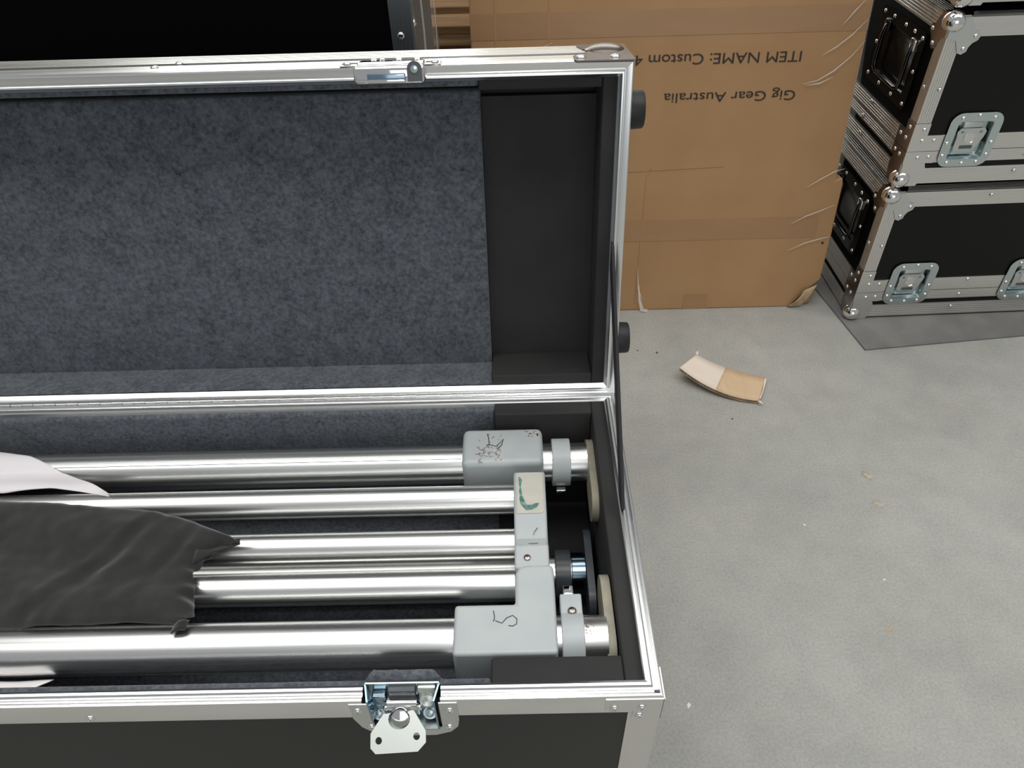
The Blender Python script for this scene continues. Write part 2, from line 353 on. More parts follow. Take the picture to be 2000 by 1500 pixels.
MB().lathe([(.0082, 0), (.0082, .0022), (.0070, .0030), (.0056, .0024), (.0054, .0005), (.003, .0005), (0, .0012)], (-.2310, .0085, .3835), (0, -.80, .6), 28).build('lock_ring', 'zinc_pale', lt, True)
MB().rbox((-.2400, .0100, .3740), (-.2215, .0145, .4015), .0015).build('lock_tab', 'zinc_pale', lt, True)
# butterfly plate: turned out and tilted towards the viewer
def bfly():
    mb = MB(); o = V(-.2570, -.0176, .3830); a = V(.9985, 0, .055); b = V(-.045, .907, .42).normalized(); n = a.cross(b).normalized(); b = b * .86
    out = [(-.0275, -.0225), (-.0225, -.0285), (.0185, -.0275), (.0265, -.0185), (.0265, -.0065), (.0150, .0150), (.0115, .0150)]
    cen = (.0005, .0065); R = .0108
    arc = [(cen[0] + R * math.cos(t), cen[1] + R * math.sin(t)) for t in [math.radians(x) for x in range(40, -221, -20)]]
    out += arc + [(-.0110, .0125), (-.0150, .0125), (-.0275, -.0075)]
    def hole(c, r): return [(c[0] + r * math.cos(math.radians(t)), c[1] + r * 1.2 * math.sin(math.radians(t))) for t in range(-90, -451, -30)]
    h1, h2 = hole((-.0195, -.0150), .0033), hole((.0175, -.0120), .0033)
    poly = [out[0], out[1], (-.0195, -.02845)] + h1 + [(-.01949, -.02845), (.0175, -.02755)] + h2 + [(.01751, -.02755)] + out[2:]
    return mb.prism(poly, o, a, b, n * .0016)
bfly().build('butterfly_plate', 'zinc_pale', lt)
MB().lathe([(.0092, 0), (.0098, .001), (.0098, .0170), (.0085, .0190), (.0040, .0196), (0, .0196)], (-.2570, .0040, .3690), (0, -.76, .65), 28).build('spindle', 'chrome', lt, True)
for p in ((-.2995, .3835), (-.2905, .3475), (-.2085, .3810), (-.2115, .3440)): rivet(lt, (p[0], -.0030, p[1]), -Y)

# piano hinge along the back
hg = MB().box((-L + .05, W - .0012, .378), (-.086, W + .0010, .3995)).build('hinge', 'alu', case)
KN = MB().tube((0, 0, 0), (.0150, 0, 0), .0030, 12).mesh('hinge_knuckle', True, 50); KN.materials.append(M['alu_rim'])
k = 0; xx = -.0865
while xx > -.92:
    xx -= .0158; k += 1
    link('hinge_knuckle', KN, hg, loc=(xx, W - .0006, .4016 + .0004 * (k % 2)))
# lid stay strap (thin webbing seen edge on)
st = MB().ribbon([(-.0128, .2360, .3880), (-.0128, .2550, .4110), (-.0128, .33, .474), (-.0128, .415, .545), (-.0128, .478, .598), (-.013, .500, .606)], .0035, (0, -.64, .77), .026)
st.build('lid_stay_strap', 'strap', case, label='black webbing strap holding the lid')

# ---------------------------------------------------------------- lid  (local: X, Y = depth behind the rim, Z = up along the lid)
LD = .105
lid = MB().box((-L + .002, LD - .009, .002), (-.002, LD, W - .002)).build('lid', 'lam', case, label='raised lid leaning slightly back on its hinge')
lid.location = (0, W, H); lid.rotation_euler = (-AL, 0, 0)
MB().box((-L + .002, .012, W - .009), (-.002, LD - .009, W)).build('lid_wall', 'lam', lid)
MB().box((-L + .002, .012, 0), (-.002, LD - .009, .009)).build('lid_wall', 'lam', lid)
MB().box((-.009, .012, .009), (0, LD - .009, W - .009)).build('lid_wall', 'lam', lid)
MB().box((-L, .012, .009), (-L + .009, LD - .009, W - .009)).build('lid_wall', 'lam', lid)
LP = [(-.0016, -.0440), (-.0016, -.0020), (-.0010, -.0004), (.0002, .0002), (.0058, -.0004), (.0072, -.0010), (.0080, .0016), (.0094, .0036), (.0112, .0036), (.0126, .0014),
      (.0142, -.0004), (.0155, -.0022), (.0155, -.016), (.0100, -.016), (.0095, -.012), (.0003, -.012), (.0003, -.0440)]
d0, d1, d2, d3 = V(0, 0, 0), V(-L, 0, 0), V(-L, 0, W), V(0, 0, W)
for A, B, inw in ((d3, d2, -Z), (d1, d0, Z), (d0, d3, -X), (d2, d1, X)):
    mitre(MB(), LP, A, B, inw, -Y).build('lid_rim_extrusion', 'alu_rim', lid, True, 25)
# rear edge extrusion of the lid top (ribbed) + right side
MB().prism(lprof(.050, .0018, 5), (-L, LD + .0016, W + .0016), -Y, -Z, (L, 0, 0)).build('lid_edge_extrusion', 'alu', lid)
MB().prism(lprof(.032, .0018, 5), (.0016, LD + .0016, 0), -Y, -X, (0, 0, W)).build('lid_edge_extrusion', 'alu', lid)
MB().box((-L, .006, W + .0004), (0, .040, W + .0019)).build('lid_top_flange', 'alu', lid)
# lid corner: cover plate and dome
cp = MB().prism([(.0026, -.002), (.0026, .1060), (-.030, .1075), (-.054, .1060), (-.0545, .094), (-.049, .072), (-.040, .060), (-.046, .053), (-.058, .040), (-.064, .026), (-.064, .004), (-.062, -.001)],
                (0, 0, W + .0016), X, Y, (0, 0, .0014)).build('lid_corner_plate', 'nickel_dark', lid)
dm = MB().sphere((-.024, .070, W + .0005), .021, (1.15, 1.3, .42), 28, 14).build('lid_corner_dome', 'nickel_dark', lid, True)
MB().rbox((-.05, .045, W - .030), (.0028, LD + .003, W + .0022), .010, 4).build('lid_corner_cap', 'nickel_dark', lid, True)
RL = rivet_mesh(.0058)
for x in (-.056, -.018): rivet(lid, (x, .014, W + .003), Z, RL)
for x, y in ((-.515, .052), (-.535, .030)): rivet(lid, (x, y, W + .0018), Z)
rivet(lid, (.0016, .02, .395), X); rivet(lid, (.0016, .02, .345), X); rivet(lid, (.0016, .02, .042), X)
# keeper of the butterfly latch on the lid's top edge
kp = MB(); KX0, KX1 = -.3045, -.2260
kp.rbox((KX0, -.0135, W - .0150), (KX1, -.0005, W + .0045), .0050, 4)
kp.build('keeper_dish', 'chrome', lid, True)
MB().rbox((KX0 + .0030, -.0010, W + .0010), (KX1 - .0020, .020, W + .0055), .0025, 3).build('keeper_flange', 'chrome', lid, True)
for xa, xb in ((KX0 - .016, KX0 + .002), (KX1 - .002, KX1 + .016)):
    MB().rbox((xa, .001, W + .0012), (xb, .022, W + .0030), .0008, 2).build('keeper_ear', 'nickel', lid, True)
MB().rbox((-.2890, -.0150, W - .0115), (-.2475, -.0125, W - .0030), .0012, 2).build('keeper_slot_lip', 'zinc_deep', lid, True)
MB().rbox((-.2885, -.0158, W - .0125), (-.2480, -.0138, W - .0085), .0009, 2).build('keeper_bar', 'chrome', lid, True)
tb = [(0, 0), (.0160, 0), (.0160, .0125)] + [(.008 + .008 * math.cos(math.radians(t)), .0125 + .0085 * math.sin(math.radians(t))) for t in range(15, 166, 15)] + [(0, .0125)]
MB().prism(tb, (-.2450, -.0150, W - .0115), X, Z, (0, -.0016, 0)).build('keeper_tab', 'slate', lid)
MB().lathe([(.0042, 0), (.0040, .0012), (.0025, .0018), (0, .0020)], (-.2370, -.0166, W + .0015), -Y, 18).build('keeper_stud', 'zinc', lid, True)
for x, y in ((KX0 - .009, .010), (KX1 + .009, .010), (KX0 + .018, .026), (KX0 + .026, .036), (KX0 + .046, .028), (KX1 - .012, .028)): rivet(lid, (x, y, W + .0034), Z)
# lid linings: felt pad, foam panel and foam strips
MB().rbox((-L + .009, .061, .0090), (-.1712, LD - .009, W - .0372), .003).build('lid_felt_panel', 'felt', lid, True)
MB().rbox((-L + .009, .0035, .0158), (-.1705, .0620, .0178), .0008, 2).build('lid_felt_ledge', 'felt', lid, True)
MB().rbox((-L + .009, .017, W - .0245), (-.1705, .050, W - .0095), .003).build('lid_felt_ledge', 'felt', lid, True)
MB().box((-.1706, .078, .0092), (-.0305, LD - .0092, W - .0480)).build('lid_foam_panel', 'foam', lid)
MB().rbox((-.1702, .014, .0092), (-.0310, .0780, .0235), .002).build('lid_foam_strip', 'foam', lid, True)
MB().rbox((-.1702, .014, W - .0285), (-.0310, .0560, W - .0094), .002).build('lid_foam_strip', 'foam', lid, True)
MB().rbox((-.0305, .013, .0094), (-.0094, LD - .0092, W - .0094), .002).build('lid_foam_strip', 'foam', lid, True)
# rubber feet on the lid's end
for u in (.369, .060):
    f = MB().lathe([(.0215, 0), (.0225, .002), (.0215, .0205), (.0200, .0225), (.0060, .0225), (.0060, .012), (0, .012)], (.0, .050, u), X, 32).build('rubber_foot', 'rubber', lid, True)

# ================================================================ poles lying in the case
def stadium(cy0, cy1, cz, r, seg=10):
    P = [(cy0 + r * math.cos(math.radians(t)), cz + r * math.sin(math.radians(t))) for t in [270 - 180 * k / seg for k in range(seg + 1)]]
    P += [(cy1 + r * math.cos(math.radians(t)), cz + r * math.sin(math.radians(t))) for t in [90 - 180 * k / seg for k in range(seg + 1)]]
    return P
def bevelled(o, wd=.002, seg=3):
    md = o.modifiers.new('soft_edges', 'BEVEL'); md.width = wd; md.segments = seg; md.limit_method = 'ANGLE'; md.angle_limit = math.radians(40); return o
def collar(parent, x0, x1, y, z, r, m='grey'):
    return MB().lathe([(.0275, 0), (r - .0008, 0), (r, .0008), (r, x1 - x0 - .0008), (r - .0008, x1 - x0), (.0275, x1 - x0)], (x0, y, z), X, 40).build('clamp_collar', m, parent, True)
def oval_tube(mb, x0, x1, y, z, r, slots=()):
    return mb.tube((x0, y, z), (x1, y, z), r, 48)
# -- back pole
bp_ = empty('display_pole', (0, 0, 0))
tag(bp_, 'thick aluminium pole along the back of the open case with scuffed grey sleeve', 'pole', 'poles packed in the open case')
by, bz = .3575, .3400
t1 = MB().tube((-1.46, by, bz), (-.0405, by, bz), .0262, 56).build('tube', 'tube', bp_, True)
MB().ribbon([(-1.45, by - .0115, bz + .0236), (-.212, by - .0115, bz + .0236)], .0009, (0, -.44, .9), .0003).build('seam', 'slate', t1)
sl = MB().rbox((-.2110, .3265, .3010), (-.1022, .3920, .3755), .0085, 5).build('sleeve', 'grey', bp_, True)
cl = collar(bp_, -.0900, -.0655, by, bz, .0325)
MB().rbox((-.0850, .3220, .3130), (-.0720, .3290, .3220), .001).build('clamp_nut', 'chrome', cl, True)
MB().prism(stadium(.288, .363, .3400, .0265), (-.0425, 0, 0), Y, Z, (.0088, 0, 0)).build('end_plate', 'cream', bp_, True, 30)
# marks
def on_bs(u, v): return (-.2110 + .1088 * u, .3265 + .0655 * v, .3756)
def strokes(name, lists, f, w, n, m, parent):
    mb = MB()
    for s_ in lists: mb.ribbon([f(*p) for p in s_], w, n)
    return mb.build(name, m, parent)
strokes('marker_figure', [[(.31, .82), (.325, .70), (.335, .52), (.30, .50), (.36, .50), (.42, .46), (.47, .56), (.51, .66), (.49, .50), (.44, .38), (.42, .42)]], on_bs, .0011, Z, 'marker', sl)
rs = MB()
for i in range(60):
    u = .20 + .28 * random.random(); v = .02 + .42 * random.random() if i > 7 else .55 + .3 * random.random(); a = random.random() * 3; l = .002 + .004 * random.random()
    if i % 5 == 0: u = .80 + .15 * random.random(); v = .6 + .3 * random.random()
    p = V(*on_bs(u, v)); rs.ribbon([p, p + V(l * math.cos(a), l * math.sin(a), 0)], .0009 * (.5 + random.random()), Z)
rs.build('scuff_mark', 'rust', sl)['kind'] = 'stuff'
# -- middle pole with the long bracket on top
mp = empty('display_pole', (0, 0, 0))
tag(mp, 'middle pole in the open case with labelled bracket and two thin tubes', 'pole', 'poles packed in the open case')
my, mz = .2380, .2490
MB().tube((-1.46, my, mz), (-.0505, my, mz), .0262, 48).build('tube', 'tube', mp, True)
collar(mp, -.0905, -.0700, my, mz, .0325, 'slate')
MB().lathe([(.0272, 0), (.0285, .001), (.0285, .018), (.0272, .019)], (-.0690, my, mz), X, 40).build('end_sleeve', 'zinc_deep', mp, True)
MB().prism(stadium(.198, .275, mz + .004, .0265), (-.0500, 0, 0), Y, Z, (.0092, 0, 0)).build('end_plate', 'slate', mp, True, 30)
# bracket: side profile in (y,z), extruded along x
bpf = [(.1585, .3440), (.1585, .3830), (.1900, .3850), (.1925, .3815), (.2060, .3740), (.2200, .3755), (.2340, .3800), (.3010, .3830), (.3065, .3800), (.3075, .3740), (.3075, .3300), (.2900, .3220), (.2200, .3220), (.2000, .3300)]
br = bevelled(MB().prism(bpf, (-.1422, 0, 0), Y, Z, (.0402, 0, 0)).build('bracket', 'grey', mp, True, 25), .0030, 3)
lb = MB().prism(rrect(.0330, .0630, (.004, .006, .001, .005)), (-.1385, .2385, .3803), X, V(0, 1, .045).normalized(), (0, 0, .0008)).build('paper_label', 'label', br, label='off white label on the bracket')
def on_lb(u, v): return (-.1385 + .0330 * u, .2385 + .0630 * v, .3813 + .0028 * v)
g = MB()
for dx in (0, .04, -.03):
    g.ribbon([on_lb(.14 + dx, .86 - dx), on_lb(.13 + dx * .5, .70), on_lb(.15 - dx, .52), on_lb(.17 + dx, .36), on_lb(.24 + dx, .22), on_lb(.38, .13 + dx), on_lb(.55, .14 + dx), on_lb(.72, .18 + dx), on_lb(.82, .23)],
             [.0026, .0012, .0014, .0030, .0038, .0040, .0030, .0020, .0010], Z, .00015 + abs(dx) * .003)
g.build('green_marker_stroke', 'green', br, label='smudged green marker stroke')
MB().lathe([(.0042, 0), (.0040, .0012), (.0028, .0022), (.0014, .0024), (.001, .0012), (0, .0012)], (-.1275, .1720, .3840), Z, 18).build('screw', 'nickel', br, True)
strokes('scratch', [[(0, 0), (.004, .006)], [(-.001, -.004), (-.0005, -.001)]], lambda a, b: (-.1180 + a, .2140 + b, .3765), .0007, Z, 'dust', br)
rs = MB(); rs.ribbon([(-.126, .1935, .3822), (-.121, .1930, .3824), (-.114, .1935, .3822)], [.0008, .0016, .0008], (0, .5, .8)); rs.build('scuff_mark', 'rust', br)
MB().tube((-1.40, .2860, .3500), (-.1400, .2860, .3500), .0192, 40).build('thin_tube', 'tube', mp, True)
MB().tube((-1.40, .2200, .3440), (-.1400, .2200, .3440), .0192, 40).build('thin_tube', 'tube', mp, True)
MB().tube((-1.40, .170, .3000), (-.1430, .184, .3150), .0170, 36).build('thin_tube', 'tube', mp, True)
# -- front pole
fp = empty('display_pole', (0, 0, 0))
tag(fp, 'thick aluminium pole nearest the front rim with grey L shaped bracket', 'pole', 'poles packed in the open case')
fy, fz = .0800, .3600
MB().tube((-1.46, fy, fz), (-.0440, fy, fz), .0266, 56).build('tube', 'tube', fp, True)
LB = [(-.2080, .0500), (-.0980, .0500), (-.0980, .1450), (-.0985, .1560), (-.1020, .1580), (-.1300, .1580), (-.1380, .1545), (-.1415, .1480), (-.1420, .1420), (-.1420, .1085), (-.2080, .1085)]
fb = bevelled(MB().prism(LB, (0, 0, .3290), X, Y, (0, 0, .0620)).build('bracket', 'grey', fp, True, 25), .0045, 4)
def on_fb(u, v): return (-.175 + u * .03, .070 + v * .03, .3912)
strokes('marker_figure', [[(.30, 1.0), (.34, .85), (.35, .66), (.30, .58)], [(.38, .60), (.62, .50), (.78, .70), (1.0, .80), (1.15, .66), (1.14, .46), (1.0, .38), (.85, .40)]], on_fb, .0009, Z, 'marker', fb)
strokes('marker_figure', [[(.10, .9), (.14, .65), (.2, .60), (.45, .62)], [(.55, .65), (.75, .9), (1.0, .85), (1.2, .7)]], lambda u, v: (-.163 + .024 * u, .0498, .3560 + .022 * v), .0009, -Y, 'marker', fb)
MB().tube((-1.40, .1545, .3560), (-.1423, .1545, .3560), .0190, 40).build('thin_tube', 'tube', fp, True)
fc = collar(fp, -.0930, -.0690, fy, fz, .0315)
MB().rbox((-.0930, .0960, .3560), (-.0690, .1235, .3850), .0020, 3).build('clamp_block', 'grey', fc, True)
MB().rbox((-.0885, .1180, .3640), (-.0770, .1370, .3800), .0012).build('clamp_bolt', 'chrome', fc, True)
MB().lathe([(.0050, 0), (.0048, .0015), (.0032, .0030), (.0016, .0032), (.0012, .0016), (0, .0016)], (-.0805, .1010, .3855), Z, 18).build('screw', 'nickel', fc, True)
MB().prism(stadium(.0740, .136, .3540, .0260), (-.0455, 0, 0), Y, Z, (.0102, 0, 0)).build('end_plate', 'cream', fp, True, 30)
rs = MB()
for i in range(14):
    a = .25 + .5 * random.random(); th = math.radians(95 + 0 * a); u = random.random(); 
    th = math.radians(70 + 35 * random.random()); p = V(-.0675 + .011 * u * u, fy + .0268 * math.cos(th), fz + .0268 * math.sin(th)); q = p + V(.002 * random.random(), .002 * (random.random() - .5), 0)
    rs.ribbon([p, q], .0012, Z)
rs.build('rust_fleck', 'rust', fp)['kind'] = 'stuff'

# ================================================================ fabrics lying on the poles
def lerp_curve(pts, x):
    if x <= pts[0][0]: return pts[0][1]
    for (a, b), (c, d) in zip(pts, pts[1:]):
        if x <= c: return b + (d - b) * (x - a) / (c - a)
    return pts[-1][1]
def bag(u, v):
    xr = lerp_curve([(0, -.500), (.12, -.494), (.3, -.502), (.55, -.512), (.70, -.504), (.80, -.498), (.9, -.488), (1, -.470)], v)
    xr += .004 * noise.noise(V(v * 9, 0, 2))
    x = -1.05 + (xr + 1.05) * (1 - (1 - u) ** 1.6)
    yt = lerp_curve([(-1.05, .282), (-.79, .2705), (-.635, .2575), (-.585, .2490), (-.5450, .2360), (-.5175, .2240), (-.470, .2020)], x)
    yb = lerp_curve([(-1.05, .094), (-.70, .0925), (-.56, .0945), (-.50, .0905)], x)
    y = yb + (yt - yb) * v
    d = lambda a, b, c: (x - a) * b + (y - c)
    # two long diagonal creases
    cr = 0
    for (ax, ay, bx, by_, dep, wd) in ((-.70, .075, -.565, .245, .0050, .010), (-.56, .150, -.515, .235, .0030, .008), (-.66, .10, -.62, .16, .002, .008), (-.83, .10, -.74, .20, .0022, .012), (-.60, .20, -.58, .245, .002, .006)):
        dx, dy = bx - ax, by_ - ay; l = math.hypot(dx, dy); t = max(0, min(1, ((x - ax) * dx + (y - ay) * dy) / l / l))
        q = math.hypot(x - ax - dx * t, y - ay - dy * t); s = ((x - ax) * dy - (y - ay) * dx) / l
        cr += dep * (math.exp(-((s + wd * 1.2) / wd) ** 2) * .35 - math.exp(-(s / wd) ** 2)) * (math.sin(math.pi * (0.08 + .84 * t)) if 0 < t < 1 else 0)
    z = .3935 + .0040 * math.sin(y * 60 + x * 9) + .0030 * noise.noise(V(x * 16, y * 22, 1)) + .0014 * noise.noise(V(x * 60, y * 60, 5)) + cr
    e = max(0, (u - .86) / .14)      # open end sinks between the tubes
    z -= .010 * e * e * (1 - .6 * math.cos((y - .1545) * 90)) - .003 * math.sin(v * 40) * e
    ed = max(0, 1 - v / .05); z -= .004 * ed * ed
    ed = max(0, 1 - (1 - v) / .06); z -= .006 * ed * ed
    return (x, y, max(z, .3765))
bg = MB().grid(bag, 150, 90).build('cloth_bag', 'cloth', None, True, 180)
solid(bg, .0022, -1); tag(bg, 'creased black cotton bag lying across the poles', 'bag')
# loose turned corner of the bag's mouth
fl_ = MB().grid(lambda u, v: (-.5085 + .0125 * u, .0800 + .012 * v + .004 * u, .3905 + .004 * math.sin(u * 3) - .002 * v), 6, 6).build('bag_corner', 'cloth', bg, True); solid(fl_, .0025, 1)
ft = MB().grid(lambda u, v: (-.515 + .045 * u, .188 + .016 * u + (v - .5) * .034 * (1 - .85 * u), .3880 - .006 * u + .002 * math.sin(v * 5 + u * 4)), 12, 8).build('bag_corner', 'cloth', bg, True); solid(ft, .002, 1)
def wh(u, v):
    x = -1.05 + .385 * u
    yt = lerp_curve([(-1.05, .392), (-.90, .379), (-.8472, .3720), (-.7997, .3600), (-.7379, .3315), (-.69, .3055), (-.665, .2910)], x)
    yb = lerp_curve([(-1.05, .300), (-.80, .2930), (-.74, .2985), (-.70, .2935), (-.665, .2890)], x)
    y = yb + (yt - yb) * v; q = .0262 ** 2 - (y - by) ** 2
    z = bz + (math.sqrt(q) if q > 0 else 0) + .004; z = max(z, .3600 + .012 * math.exp(-((y - .300) / .02) ** 2))
    return (x, y, z + .004 * math.sin(x * 26 + y * 30) * (1 - v) + .003 + .003 * noise.noise(V(x * 14, y * 20, 4)))
wf = MB().grid(wh, 60, 24).build('white_fabric', 'white', None, True, 180); solid(wf, .0012, 1)
tag(wf, 'white fabric draped over the back pole at the left edge', 'fabric')
wl = MB().grid(lambda u, v: (-.84 + (.202 - .020 * v) * u, .0500 - .023 * v, .3520 + .016 * v + .0015 * math.sin(u * 14)), 40, 8).build('white_fabric', 'white', None, True, 180); solid(wl, .0012, 1)
tag(wl, 'small piece of white fabric tucked beside the front rim', 'fabric')

# ================================================================ black case standing behind
bk = empty('equipment_case', (-.2860, .900, 0))
tag(bk, 'black case standing behind the raised lid with ribbed aluminium corner post', 'flight case')
MB().rbox((-1.30, .0015, .0), (-.0015, .34, .845), .002).build('body', 'lam_dark', bk)
MB().prism(lprof(.0340, .0018, 4, .0005, -.0009), (.0012, -.0012, 0), -X, Y, (0, 0, .845)).build('corner_post', 'alu_shaded', bk)
for z_ in (.50, .735):
    rivet(bk, (-.0180, -.0016, z_), -Y, RL); rivet(bk, (.0016, .018, z_ + .012), X, RL)
fm = MB().grid(lambda u, v: (.0035 + .026 * math.sin(u * math.pi * .8) + .004 * noise.noise(V(u * 3, v * 7, 0)), .012 + .16 * u, .02 + .81 * v), 16, 40).build('stretch_film', 'film', bk, True); solid(fm, .0004)
for u_ in (.010, .028):
    MB().path([(u_ + .0015 * math.sin(k * 1.3), .05 + u_ * 1.4, .30 + .07 * k) for k in range(8)], .0007 if u_ > .02 else .0016, 6).build('film_fold', 'film_fold', bk, True)

# ================================================================ pallets behind
def make_pallet():
    p = empty('wooden_pallet', (0, 0, 0))
    bd = MB().rbox((-.55, 0, 0), (.55, .093, .019), .002, 1).mesh('deck_board'); bd.materials.append(M['wood'])
    bs = MB().rbox((0, 0, 0), (.09, 1.0, .019), .002, 1).mesh('stringer_board'); bs.materials.append(M['wood'])
    bl = MB().rbox((-.05, -.05, 0), (.05, .05, .08), .002, 1).mesh('block'); bl.materials.append(M['wood'])
    for i in range(7): link('deck_board', bd, p, loc=(0, .15 * i, .121))
    for x in (-.55, -.045, .46):
        link('stringer_board', bs, p, loc=(x, 0, .1015)); link('bottom_board', bs, p, loc=(x, 0, 0))
        for y in (.06, .49, .93): link('block', bl, p, loc=(x + .045, y, .0205))
    return p
pl = make_pallet()
for i, lab in enumerate(('lowest wooden pallet in the dark gap behind the carton', 'second wooden pallet up behind the carton', 'third wooden pallet up behind the carton', 'topmost wooden pallet behind the carton with visible deck boards')):
    p = pl if i == 0 else copy_tree(pl)
    p.location = (-.15, 1.515, .1405 * i); p.rotation_euler = (0, 0, .01 * (i % 2)); tag(p, lab, 'pallet', 'stacked wooden pallets')

# ================================================================ big carton leaning back
LEAN = math.radians(9.3); CX0, CX1, CH = -.2140, .5833, .98
ct = bevelled(MB().prism([(CX0, 0), (.535, 0), (.552, .022), (.565, .037), (.597, .072), (.600, .16), (.6015, .305), (.5985, .318), (.5915, .316), (.5833, .312), (.5833, CH), (CX0, CH)], (0, 0, 0), X, Z, (0, .110, 0)).build('cardboard_carton', 'card', None, True, 30), .003, 2)
ct.location = (0, 1.1525, 0); ct.rotation_euler = (-LEAN, 0, 0)
tag(ct, 'large brown cardboard carton leaning back with upside down printed lettering', 'carton')
def tape(x0, x1, z0, z1, name='packing_tape', y=-.0006):
    return MB().box((x0, y, z0), (x1, .0008, z1)).build(name, 'card_dark', ct)
tape(CX0 + .001, CX1 - .001, .6190, .6680); tape(.10, CX1 - .02, .1800, .2310); tape(.2730, .3300, .0, .040)
# creases as slight folds
for pts in ([(.155, 0, .02), (.162, 0, .33), (.17, 0, .35)], [(-.06, 0, .4), (-.055, 0, .70)], [(-.165, 0, .42), (-.162, 0, .80)], [(.12, 0, .345), (.33, 0, .352)]):
    MB().ribbon([V(*p) - Y * .0003 for p in pts], .003, -Y, .0006).build('crease', 'card', ct)
# torn ply at the lower right corner
solid(MB().grid(lambda u, v: (.528 + .030 * u + .030 * v, -.003 - .016 * math.sin(v * 2.6) * (1 - .4 * u), .001 + .048 * v + .012 * u * v), 8, 12).build('torn_flap', 'card_raw', ct, True), .002, -1)
solid(MB().grid(lambda u, v: (.555 + .028 * u + .012 * v, .004 + .006 * u, .002 + .050 * v), 6, 6).build('torn_flap', 'card', ct, True), .003, -1)
solid(MB().grid(lambda u, v: (.550 + .075 * u, .065 + .1 * v, .012 + .012 * v), 6, 6).build('torn_flap', 'card', ct, True), .003, -1)
MB().lathe([(.0035, 0), (.003, .0004), (0, .0005)], (.583, -.0002, .165), -Y, 10).build('puncture', 'dust', ct)
# lettering, printed upside down
def letters(body, xl, xr, zmid, cap):
    cu = bpy.data.curves.new('t', 'FONT'); cu.body = body; cu.size = 1; cu.extrude = 0
    to = bpy.data.objects.new('t', cu); COL.objects.link(to); bpy.context.view_layer.update()
    me = bpy.data.meshes.new_from_object(to.evaluated_get(bpy.context.evaluated_depsgraph_get())); bpy.data.objects.remove(to)
    xs = [v.co.x for v in me.vertices]; a, b = min(xs), max(xs); capu = .73
    for v in me.vertices:
        u = (v.co.x - a) / (b - a); q = v.co.y / capu * cap
        v.co = V(xr + (xl - xr) * u, -.0009, zmid + cap * .5 - q)
    me.materials.clear(); me.materials.append(M['ink']); return me
me = letters('ITEM NAME: Custom 4', .1190, .4590, .5730, .0215); link('printed_line', me, ct, 'black printed line reading ITEM NAME: Custom 4, upside down')
me = letters('Gig Gear Australia', .1845, .4595, .4975, .0205); link('printed_line', me, ct, 'black printed line reading Gig Gear Australia, upside down')
# stretch film clinging to the carton's right edge
fe = MB().grid(lambda u, v: (.578 + (.016 + .006 * math.sin(v * 9)) * u, -.0030 + .012 * u * u, .33 + .60 * v), 6, 30).build('stretch_film', 'film', ct, True); solid(fe, .0005)
for P_ in ([(.50, .575), (.525, .590), (.552, .612), (.578, .640)], [(.470, .520), (.500, .527), (.530, .545), (.560, .572), (.582, .600)], [(.478, .517), (.505, .521), (.530, .533)],
           [(.52, .30), (.545, .317), (.575, .335), (.596, .340)], [(.50, .215), (.53, .233), (.56, .245), (.592, .258)], [(.505, .150), (.54, .168), (.575, .178), (.595, .182)],
           [(-.205, .585), (-.16, .583), (-.10, .592), (-.05, .612)], [(.53, .63), (.548, .655), (.565, .675)], [(.155, .115), (.160, .06), (.172, .03)]):
    n_ = len(P_); MB().ribbon([(a, -.0030 - .0015 * math.sin(i), b) for i, (a, b) in enumerate(P_)], [.0004 + .0024 * math.sin(math.pi * (i + .15) / (n_ - .7)) ** 2 for i in range(n_)], -Y, .0006).build('film_fold', 'film_fold', ct, True)
MB().ribbon([(.160, -.004, .070), (.165, -.006, .030), (.172, -.010, .006), (.185, -.012, .004)], [.003, .006, .010, .008], -Y, .0008).build('film_fold', 'film_fold', ct, True)

